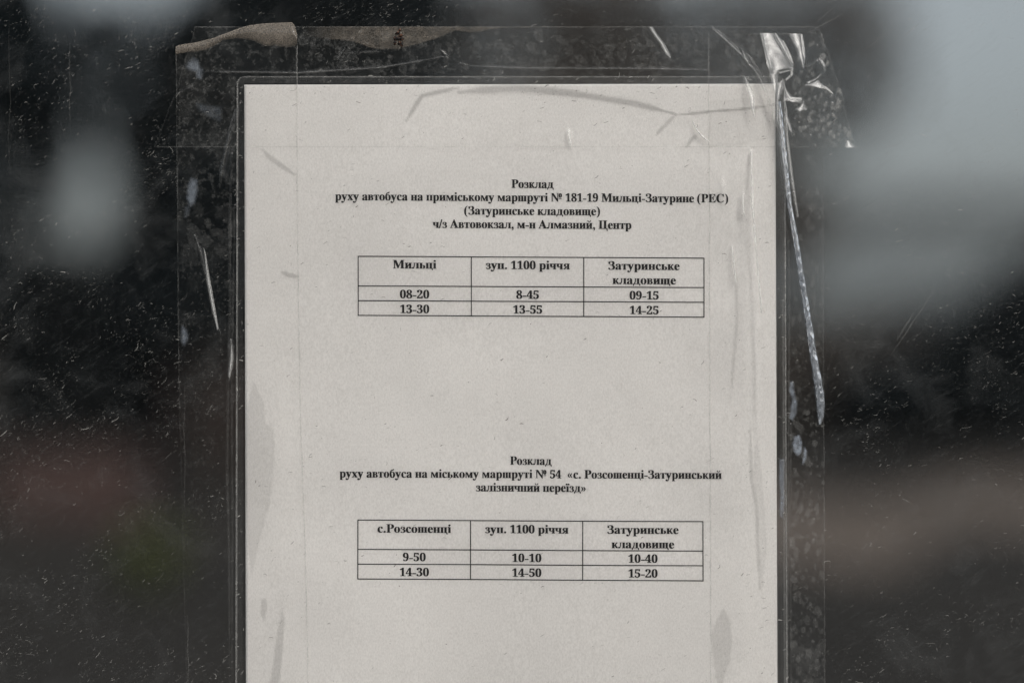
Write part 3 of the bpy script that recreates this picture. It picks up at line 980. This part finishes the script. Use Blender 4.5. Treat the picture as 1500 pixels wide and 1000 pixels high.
# ---- the rolled edge: a thin flattened tube of film hanging off the right strip
def roll(name, parent, spine, mat, seed, fib=True):
    rows, k = 150, 20
    sp = np.array(spine, float)
    t_ = np.linspace(0, len(sp) - 1, rows)
    C = np.stack([np.interp(t_, np.arange(len(sp)), sp[:, i]) for i in range(4)], 1)   # x, y, half width, depth
    a = np.linspace(0, 2 * math.pi, k, endpoint=False)
    X_ = C[:, 0:1] + C[:, 2:3] * np.cos(a)[None] * (1 + .06 * np.sin(t_[:, None] * 9))
    Y_ = np.repeat(C[:, 1:2], k, 1) + 0.0
    h = C[:, 3:4] + C[:, 2:3] * .27 * .8 * np.sin(a)[None]
    V = np.stack([(X_ - 750) * PX, -h * MM, (500 - Y_) * PX], -1).reshape(-1, 3)
    i = np.arange(rows * k).reshape(rows, k)
    j = np.roll(i, -1, 1)
    F = np.stack([i[:-1], i[1:], j[1:], j[:-1]], -1).reshape(-1, 4)
    me = quads(V, F)
    return link(name, me, mat, parent, smooth=True)


def roll_material():
    m, t, out = material('rolled_tape')
    tc = t.nodes.new('ShaderNodeTexCoord')
    mp = t.nodes.new('ShaderNodeMapping')
    mp.inputs['Rotation'].default_value = (0, R(12), 0)
    mp.inputs['Scale'].default_value = (1.0, 1.0, 0.42)
    t.links.new(tc.outputs['Object'], mp.inputs[0])
    vo = t.nodes.new('ShaderNodeTexVoronoi')
    vo.inputs['Scale'].default_value = 800
    t.links.new(mp.outputs[0], vo.inputs['Vector'])
    b = N(t, 'ShaderNodeBump', Strength=0.9, Distance=0.0006)
    t.links.new(vo.outputs['Distance'], b.inputs['Height'])
    tr = N(t, 'ShaderNodeBsdfTransparent')
    tr.inputs[0].default_value = (.85, .87, .9, 1)
    gl = N(t, 'ShaderNodeBsdfGlossy', Roughness=.22)
    gl.inputs[0].default_value = (.9, .94, 1, 1)
    t.links.new(b.outputs[0], gl.inputs['Normal'])
    fr = N(t, 'ShaderNodeFresnel', IOR=1.6)
    t.links.new(b.outputs[0], fr.inputs['Normal'])
    mx = t.nodes.new('ShaderNodeMixShader')
    t.links.new(mathn(t, 'MULTIPLY', fr.outputs[0], 2.2, True), mx.inputs[0])
    t.links.new(tr.outputs[0], mx.inputs[1])
    t.links.new(gl.outputs[0], mx.inputs[2])
    d = N(t, 'ShaderNodeBsdfDiffuse')
    d.inputs[0].default_value = (.50, .535, .57, 1)
    q = t.nodes.new('ShaderNodeMixShader')
    t.links.new(ramp(t, vo.outputs['Distance'], [(.1, .05), (.6, .30)]), q.inputs[0])
    t.links.new(mx.outputs[0], q.inputs[1])
    t.links.new(d.outputs[0], q.inputs[2])
    t.links.new(q.outputs[0], out.inputs[0])
    return m


M_ROLL = roll_material()
rl = roll('rolled_edge', tr_, [(1141, 150, 1.6, 2.6), (1143, 175, 2.8, 2.8), (1147, 216, 3.2, 3.0), (1155, 300, 3.4, 3.2), (1164, 350, 4.0, 3.2), (1173, 410, 4.4, 3.2), (1181, 460, 4.8, 3.0),
                               (1190, 520, 5.4, 2.8), (1197, 560, 6.2, 2.6), (1201, 590, 6.4, 2.5), (1201, 610, 4.6, 2.4), (1200, 621, 1.6, 2.2)], M_ROLL, 1)
rl['label'] = 'narrow rolled-up edge of tape with a puckered, shiny surface'
flap('crumpled_fold', tr_, [(1137, 170), (1141, 185), (1149, 240), (1158, 300), (1168, 370), (1165, 370), (1156, 320), (1146, 262), (1138, 215)], 2.2, (.1, -.05), haze=.10, curve=.6)
flap('crumpled_fold', tr_, [(1148, 150), (1151, 165), (1151, 200), (1158, 270), (1163, 320), (1161, 322), (1153, 270), (1148, 215), (1147, 180)], 4.6, (-.2, -.25), haze=.26, curve=.5)
flap('crumpled_fold', tr_, [(1138, 150), (1141, 165), (1145, 200), (1150, 250), (1147, 246), (1141, 205), (1137, 170)], 4.2, (-.2, -.25), haze=.30, curve=.4)

# ---- dirt caught under the top tape
crumb_bits = [(583, 49, 3.2, 2.2), (587, 53, 2.6, 2.8), (582, 57, 4.2, 2.6), (589, 58, 3.0, 2.4), (579, 63, 1.8, 3.0), (585, 64, 1.6, 3.0), (589, 66, 1.8, 3.2), (586, 45, 1.6, 2.0)]
V, F = [], []
for i, (x, y, rx, ry) in enumerate(crumb_bits):
    rx, ry = rx * 1.35, ry * 1.25
    b = len(V)
    kk = 9
    for ring, (rr, dd) in enumerate(((1.0, 1.75), (.7, 2.3), (.2, 2.6))):
        for a in range(kk):
            an = a * 2 * math.pi / kk
            q = rr * random.uniform(.7, 1.2)
            V.append(pt(x + rx * q * math.cos(an), y + ry * q * math.sin(an), dd))
    for ring in range(2):
        for a in range(kk):
            c0, c1 = b + ring * kk + a, b + ring * kk + (a + 1) % kk
            F.append((c0, c1, c1 + kk, c0 + kk))
    F.append(tuple(b + 2 * kk + a for a in range(kk)))
m_crumb, t, out = material('rusty_dirt')
p = N(t, 'ShaderNodeBsdfPrincipled', Roughness=.8)
t.links.new(ramp(t, noise(t, 900, 2), [(.50, (.012, .010, .010)), (.62, (.12, .05, .025)), (.72, (.02, .014, .012))]), p.inputs['Base Color'])
t.links.new(p.outputs[0], out.inputs[0])
crumb = link('dirt_crumb', mesh(V, F), m_crumb)
tag(crumb, 'small black and rust-brown crumb of dirt stuck on the dusty top tape', 'dirt')


# ------------------------------------------------------------------ lint, grit and scratches
def fibres(name, mat, n, region, dens, ang, length, width, alpha, depth, seed, curl=.5):
    rg = np.random.default_rng(seed)
    V, F, Al = [], [], []
    made = 0
    tries = 0
    while made < n and tries < n * 30:
        tries += 1
        x, y = rg.uniform(region[0], region[2]), rg.uniform(region[1], region[3])
        if rg.random() > dens(x, y):
            continue
        made += 1
        L = length[0] + (length[1] - length[0]) * rg.random() ** 2.2
        W = rg.uniform(*width)
        al = alpha[0] + (alpha[1] - alpha[0]) * rg.random() ** 3.6
        a0 = ang(x, y) + rg.normal(0, .38)
        k = 3 if L < 5 else 5
        th = a0
        px_, py_ = x, y
        b = len(V)
        d = depth(x, y) + rg.uniform(0, .05)
        cu = rg.normal(0, curl)
        for i in range(k):
            wv = W * (.25 + .75 * math.sin(math.pi * (i + .6) / (k + .2)))
            nx_, ny_ = -math.sin(th), math.cos(th)
            V.append(pt(px_ + nx_ * wv / 2, py_ - ny_ * wv / 2, d))
            V.append(pt(px_ - nx_ * wv / 2, py_ + ny_ * wv / 2, d))
            Al += [al, al]
            px_ += math.cos(th) * L / (k - 1)
            py_ -= math.sin(th) * L / (k - 1)
            th += cu * 1.2 / (k - 1) + rg.normal(0, curl * .5)
        for i in range(k - 1):
            F.append((b + 2 * i, b + 2 * i + 1, b + 2 * i + 3, b + 2 * i + 2))
    me = quads(np.array(V), np.array(F))
    at = me.attributes.new('film', 'FLOAT_COLOR', 'POINT')
    c = np.zeros((len(V), 4), np.float32)
    c[:, 0] = Al
    at.data.foreach_set('color', c.ravel())
    return link(name, me, mat)


M_LINT = specks_material('pale_lint', (.62, .61, .57))
M_GRIT = specks_material('dark_grit', (.16, .145, .13))
nz = lambda x, y, c, s: float(smooth_noise(np.array([[x + 300.0]]), np.array([[y + 300.0]]), c, s)[0, 0])
GN = smooth_noise(*np.meshgrid(np.arange(0, 2100.0, 4), np.arange(0, 1700.0, 4)), 55, 3) * .6 + smooth_noise(*np.meshgrid(np.arange(0, 2100.0, 4), np.arange(0, 1700.0, 4)), 18, 5) * .4


def cl(x, y):
    return GN[int((y + 300) / 4), int((x + 300) / 4)]


def on_sheet(x, y):
    return 346 < x < 1152 and y > 112


def on_tape(x, y):
    return (258 < x < 1206 and 40 < y < 217) or 258 < x < 346 or (1150 < x < 1208 and y > 50)


def dens_glass(x, y):
    if on_sheet(x, y):
        return 0
    v_ = max(0.0, (cl(x, y) - .28)) ** 1.4 * 4.5
    if x > 1180:
        v_ *= .30 if y < 300 else .6
    if on_tape(x, y):
        v_ *= .55
    return min(1, v_)


def ang_glass(x, y):
    return R(34) if x < 700 else R(18)


def dep_glass(x, y):
    return 2.1 if on_tape(x, y) else .12


big_lint = fibres('lint', M_LINT, 1000, (-120, -100, 1620, 1100), dens_glass, ang_glass, (2.5, 14), (.5, 1.05), (.05, .52), dep_glass, 1)
tag(big_lint, 'pale curled lint and scratch flecks scattered over the dark glass', 'lint', kind='stuff')
small = fibres('fine_dust', M_LINT, 18000, (-120, -100, 1620, 1100), dens_glass, ang_glass, (.8, 6), (.5, .95), (.04, .36), dep_glass, 2, .3)
tag(small, 'fine pale dust specks covering the dark glass round the notice', 'dust', kind='stuff')


def dens_paper(x, y):
    if not (362 < x < 1132 and 128 < y < 1215):
        return 0
    v_ = .10 + max(0, cl(x, y) - .45) * .9
    v_ += 1.0 * math.exp(-(y - 128) / 22)
    v_ += .35 * math.exp(-(1136 - x) / 60)
    return min(1, v_)


gp = fibres('grit_specks', M_GRIT, 1000, (360, 126, 1134, 1215), dens_paper, lambda x, y: R(22), (1.0, 8), (.7, 1.3), (.10, .75), lambda x, y: 2.0, 3)
tag(gp, 'tiny dark grit specks lying on the laminated white sheet, densest along its top', 'grit', kind='stuff')


def dens_rim(x, y):
    return 1 if (346 < x < 358 or 1138 < x < 1153 or (112 < y < 123 and 350 < x < 1148)) and y > 112 else 0


gr = fibres('rim_dust', M_LINT, 420, (346, 112, 1154, 1110), dens_rim, lambda x, y: R(30), (1.2, 8), (.6, 1.2), (.08, .7), lambda x, y: 2.0, 4)
tag(gr, 'pale dust flecks along the clear rim of the laminating pouch', 'dust', kind='stuff')

# long straight scratches and run marks in the glass
for x0_, y0_, x1_, y1_, w_, a_ in ((14, 0, 14, 300, .8, .05), (102, 60, 103, 200, .8, .10), (161, 120, 158, 330, .7, .05), (270, 560, 271, 760, .8, .08), (275, 900, 276, 1010, .9, .13),
                                   (1305, 520, 1372, 420, 1.6, .10), (1312, 500, 1340, 455, 2.4, .08), (1325, 52, 1345, 36, 1.1, .25), (1180, 50, 1240, 18, 1.0, .18), (1190, 38, 1225, 8, .9, .14),
                                   (1262, 78, 1312, 38, 1.0, .15)):
    V, F, Al, b = [], [], [], 0
    dx, dy = x1_ - x0_, y1_ - y0_
    L = math.hypot(dx, dy)
    nx_, ny_ = -dy / L * w_ / 2, dx / L * w_ / 2
    kk = 7
    for i in range(kk):
        q = i / (kk - 1)
        jx = math.sin(i * 2.3 + x0_) * L * .006
        V += [pt(x0_ + dx * q + nx_ + jx, y0_ + dy * q + ny_, .16), pt(x0_ + dx * q - nx_ + jx, y0_ + dy * q - ny_, .16)]
        al = a_ * math.sin(math.pi * (i + .5) / kk)
        Al += [al, al]
    F += [(b + 2 * i, b + 2 * i + 1, b + 2 * i + 3, b + 2 * i + 2) for i in range(kk - 1)]
    me = quads(np.array(V), np.array(F))
    at = me.attributes.new('film', 'FLOAT_COLOR', 'POINT')
    c = np.zeros((len(V), 4), np.float32)
    c[:, 0] = Al
    at.data.foreach_set('color', c.ravel())
    link('scratch_mark', me, M_LINT, pane)

# ------------------------------------------------------------------ the street behind the pane (out of focus)
K = 0.00028125


def at(xpx, D):
    """world x of a photo column at D metres from the lens"""
    return (xpx - 750) * K * D, D - DIST


M_SOIL = simple('bare_soil', (.225, .172, .138), .95, .6, .35)
M_GROUND = simple('damp_asphalt', (.034, .027, .021), .9, .6, .22)
M_BARK = simple('bark', (.035, .028, .023), .95, .4, 9)
M_BRICK = simple('red_brick', (.10, .058, .050), .9, .35, 14)
M_COPE = simple('coping_stone', (.14, .11, .10), .9, .2, 8)
M_WALL = simple('grey_render', (.27, .285, .29), .9, .08, 1.5)
M_ROOF = simple('roof_sheet', (.20, .205, .21), .7, .1, 2)
M_DOOR = simple('shutter_paint', (.14, .15, .155), .7, .1, 3)


def leaf_material(name, c):
    m, t, out = material(name)
    d = N(t, 'ShaderNodeBsdfPrincipled', Roughness=.7)
    d.inputs['Specular IOR Level'].default_value = .15
    t.links.new(ramp(t, noise(t, 1.7, 3), [(.35, tuple(q * .6 for q in c)), (.65, tuple(q * 1.4 for q in c))]), d.inputs['Base Color'])
    t.links.new(d.outputs[0], out.inputs[0])
    return m


M_DARK = leaf_material('dark_needles', (.010, .014, .0165))
M_HEDGE = leaf_material('hedge_leaves', (.028, .032, .024))
M_TWIG = leaf_material('dull_leaves', (.11, .092, .08))
M_GREEN = leaf_material('grass_green', (.11, .125, .032))

g = mesh([(-400, -60, GROUND), (400, -60, GROUND), (400, 900, GROUND), (-400, 900, GROUND)], [(0, 1, 2, 3)])
ground = link('ground', g, M_GROUND)
tag(ground, kind='structure')
# bare verge beyond the road on the right, an uneven strip
n = 40
V, F = [], []
for i in range(n + 1):
    x = .6 + i * .35
    V += [(x, 15.5 + .33 * i + 1.2 * math.sin(i * .9) - DIST, GROUND + .004), (x, 26 - .12 * i + 2.5 * math.sin(i * .5 + 1) - DIST, GROUND + .004)]
    if i:
        F.append((2 * i - 2, 2 * i, 2 * i + 1, 2 * i - 1))
verge = link('dirt_verge', mesh(V, F), M_SOIL)
tag(verge, kind='structure')


def leaves(blobs, n, size, seed, flat=1.0):
    """leaf faces spread through a list of ellipsoid clumps (x, y, z, rx, ry, rz, weight)"""
    rg = np.random.default_rng(seed)
    B = np.array(blobs, float)
    wt = B[:, 6] / B[:, 6].sum()
    k = rg.choice(len(B), n, p=wt)
    d = rg.normal(size=(n, 3))
    d /= np.linalg.norm(d, axis=1)[:, None]
    r = rg.random(n)[:, None] ** .45
    C = B[k, :3] + d * r * B[k, 3:6]
    u_ = rg.normal(size=(n, 3))
    u_ /= np.linalg.norm(u_, axis=1)[:, None]
    w_ = np.cross(u_, rg.normal(size=(n, 3)))
    w_ /= np.linalg.norm(w_, axis=1)[:, None] + 1e-9
    s = (size * rg.uniform(.5, 1.3, n))[:, None]
    V = np.stack([C - u_ * s, C - w_ * s * .45, C + u_ * s, C + w_ * s * .45], 1).reshape(-1, 3)
    return quads(V, np.arange(n * 4).reshape(n, 4))


def trunk_mesh(pts, k=9):
    V, F = [], []
    for i, (x, y, z, r) in enumerate(pts):
        for a in range(k):
            an = a * 2 * math.pi / k
            V.append((x + r * math.cos(an), y + r * math.sin(an), z))
    for i in range(len(pts) - 1):
        for a in range(k):
            F.append((i * k + a, i * k + (a + 1) % k, (i + 1) * k + (a + 1) % k, (i + 1) * k + a))
    return mesh(V, F)


def hedge(name, label, cat, x0px, x1px, D, top, n, size, mat, seed, deep=1.2, topfn=None, zlow=GROUND):
    rg = random.Random(seed)
    xa, y = at(x0px, D)
    xb, _ = at(x1px, D)
    t_ = empty(name, ((xa + xb) / 2, y, GROUND))
    tag(t_, label, cat)
    blobs = []
    m_ = int((xb - xa) / .45) + 2
    for i in range(m_):
        q = i / (m_ - 1)
        x = xa + (xb - xa) * q
        tp = topfn(q) if topfn else top
        tp += rg.uniform(-.18, .18)
        hh = (tp - zlow) / 2
        blobs.append((x, y + rg.uniform(-.3, .3), zlow + hh, .6, deep, hh, .6 * hh))
    link('foliage', leaves(blobs, n, size, seed), mat, t_)
    for i in range(0, m_, 3):
        link('stem', trunk_mesh([(blobs[i][0], y, GROUND, .06), (blobs[i][0] + .05, y, zlow + (blobs[i][5] * 1.2), .03)], 6), M_BARK, t_)
    return t_



def crown_tree(name, label, px0, D, clumps, n, size, mat, seed, trunk_r=.2, group='blurred trees behind the glass'):
    """a tree D metres off; clumps of foliage as (column, row, half width, half height) seen from the pavement"""
    x, y = at(px0, D)
    t_ = empty(name, (x, y, GROUND))
    tag(t_, label, 'tree', group)
    rg = random.Random(seed)
    k = K * D
    zt = (500 - min(c[1] for c in clumps)) * k
    link('trunk', trunk_mesh([(x + rg.uniform(-.05, .05) * i, y, GROUND + (zt - GROUND) * i / 6, trunk_r * (1.1 - i * .16)) for i in range(7)]), M_BARK, t_)
    blobs = []
    for cx, cy, rx, ry in clumps:
        bx, bz = (cx - 750) * k, (500 - cy) * k
        dy = rg.uniform(-.5, .5)
        blobs.append((bx, y + dy, bz, rx * k, .8, ry * k, rx * ry))
        link('branch', trunk_mesh([(x, y, bz - .5 * abs(bx - x) - .2, trunk_r * .4), ((x + bx) / 2, y + dy / 2, bz - .25 * abs(bx - x) - .1, trunk_r * .25), (bx, y + dy, bz, trunk_r * .08)], 6), M_BARK, t_)
    link('crown', leaves(blobs, n, size, seed), mat, t_)
    return t_


crown_tree('conifer_tree', 'dark conifer blurred behind the glass at the left edge of the view', -60, 20,
           [(15, 20, 60, 90), (25, 60, 50, 70), (65, 134, 62, 20), (-40, 140, 110, 60), (40, 132, 62, 28), (-85, 270, 75, 110), (-80, 400, 95, 90), (-90, 20, 90, 120)], 20000, .10, M_DARK, 12)
crown_tree('conifer_tree', 'dark conifer farthest left, just beyond the left edge of the view', -420, 21,
           [(-420, -40, 150, 120), (-400, 120, 200, 120), (-330, 260, 160, 120), (-480, 270, 160, 130), (-420, 400, 230, 110), (-260, 60, 110, 120)], 16000, .13, M_DARK, 19)
crown_tree('conifer_tree', 'dark conifer blurred behind the glass, right of the two pale gaps', 310, 22,
           [(258, 95, 60, 70), (180, 172, 45, 28), (300, 30, 75, 60), (340, 110, 110, 110), (215, 200, 62, 75), (285, 290, 105, 110), (205, 330, 45, 80), (380, 250, 110, 120), (250, 430, 120, 100), (400, 400, 120, 120), (400, -20, 120, 80)], 34000, .10, M_DARK, 11)
crown_tree('conifer_tree', 'dark conifer blurred behind the glass above the left half of the notice', 540, 24,
           [(500, 30, 100, 110), (590, 0, 90, 90), (570, 110, 110, 110), (480, 200, 110, 110), (600, 260, 120, 120), (540, 380, 120, 120), (640, 40, 34, 80)], 30000, .10, M_DARK, 13)
crown_tree('birch_tree', 'thin, half-bare tree blurred behind the glass, veiling the two pale gaps at left', 110, 25,
           [(110, 135, 90, 45), (60, 215, 80, 70), (40, 300, 60, 70), (40, 180, 50, 60), (50, 150, 60, 30), (60, 390, 80, 40), (150, 50, 75, 70)], 2500, .10, M_DARK, 18, .05)
crown_tree('broadleaf_tree', 'thin-leaved dark tree blurred behind the glass above the middle of the notice', 870, 26,
           [(820, 30, 60, 110), (880, 110, 90, 90), (930, 0, 90, 80), (760, 160, 80, 90), (900, 250, 120, 100), (980, 130, 80, 100), (730, 10, 70, 50), (700, 70, 50, 50)], 4300, .11, M_TWIG, 15, .14)
crown_tree('broadleaf_tree', 'thin-leaved brownish tree blurred behind the glass beside the pale sky at right', 1150, 26,
           [(1060, 40, 80, 100), (1150, 20, 80, 90), (1225, 60, 70, 90), (1240, 0, 60, 60), (1100, 160, 100, 100), (1215, 160, 80, 70), (1120, 280, 90, 90), (1180, 330, 70, 90), (1255, 190, 36, 30), (1285, 90, 48, 110)], 2000, .11, M_TWIG, 16, .16)
hedge('hedge', 'dark hedge behind the glass under the trees left of the notice', 'hedge', -250, 640, 33, 1.0, 34000, .13, M_DARK, 21)
hedge('hedge', 'dark bush line behind the glass at the right, rising toward the edge of the view', 'hedge', 1270, 1750, 34, 0, 22000, .14, M_DARK, 22, topfn=lambda q: -.35 + 2.1 * min(1, q * 1.55) - .2 * q)
hedge('hedge', 'dull low hedge behind the glass in the middle, mostly hidden by the notice', 'hedge', 640, 1320, 36, -.1, 15000, .13, M_TWIG, 23, topfn=lambda q: -.1 + .75 * q * q)

# low brick wall on the left
bw = empty('brick_wall', (at(150, 21)[0], at(150, 21)[1], GROUND))
tag(bw, 'low reddish brick wall blurred behind the glass at the lower left', 'wall')
xa, yy = at(-10, 21)
xb, _ = at(205, 21)
link('wall_face', join([box(xa, xb, yy, yy + .24, GROUND, GROUND + .50)]), M_BRICK, bw)
link('coping', join([box(xa - .03, xb + .03, yy - .04, yy + .28, GROUND + .502, GROUND + .56)]), M_COPE, bw)

# small brick shed further off
D = 29
xa, yy = at(262, D)
xb, _ = at(420, D)
sh = empty('brick_shed', ((xa + xb) / 2, yy, GROUND))
tag(sh, 'small reddish brick shed blurred behind the glass, half hidden by the left tape', 'shed')
link('wall', join([box(xa, xb, yy, yy + 1.2, GROUND, GROUND + 1.15)]), M_BRICK, sh)
link('roof', join([box(xa - .08, xb + .08, yy - .1, yy + 1.3, GROUND + 1.152, GROUND + 1.22)]), M_COPE, sh)
link('door', join([box(xa + .9, xa + 1.25, yy - .03, yy - .003, GROUND, GROUND + .95)]), M_BARK, sh)

# grassy clump
x, y = at(212, 14.5)
gc = empty('grass_clump', (x, y, GROUND))
tag(gc, 'small yellow-green grass clump blurred behind the glass at lower left', 'plant')
link('foliage', leaves([(x, y, GROUND + .20, .17, .17, .17, 1), (x + .10, y, GROUND + .27, .10, .10, .10, .5)], 1300, .045, 31), M_GREEN, gc)
link('stem', trunk_mesh([(x, y, GROUND, .02), (x, y, GROUND + .2, .01)], 6), M_BARK, gc)

# low grey building on the right, far side
D = 62
xa, yy = at(1140, D)
xb = xa + 24
bl = empty('grey_building', ((xa + xb) / 2, yy, GROUND))
tag(bl, 'long low grey building blurred behind the glass under the pale sky at right', 'building')
link('wall', join([box(xa, xb, yy, yy + 9, GROUND, 3.35)]), M_WALL, bl)
link('roof', join([box(xa - .4, xb + .4, yy - .4, yy + 9.4, 3.352, 3.75)]), M_ROOF, bl)
for i in range(5):
    xx = xa + 2.4 + i * 4.4
    link('shutter', join([box(xx, xx + 2.6, yy - .05, yy - .004, GROUND, 1.2)]), M_DOOR, bl)

# unseen wood added behind the lens, so glass and film mirror dark, not sky
rg = random.Random(5)
bl_ = []
for i in range(46):
    x = -11 + i * .5
    zt = 2.7 + rg.uniform(-.4, .4)
    bl_.append((x, -9.5 + rg.uniform(-.5, .5), (zt + GROUND) / 2, .8, 1.3, (zt - GROUND) / 2, 1))
wood = link('sky_blocker_wood', leaves(bl_, 42000, .24, 44), M_DARK)
tag(wood, 'dense dark evergreen belt added behind the lens to keep sky out of the reflections', 'trees', kind='stuff')
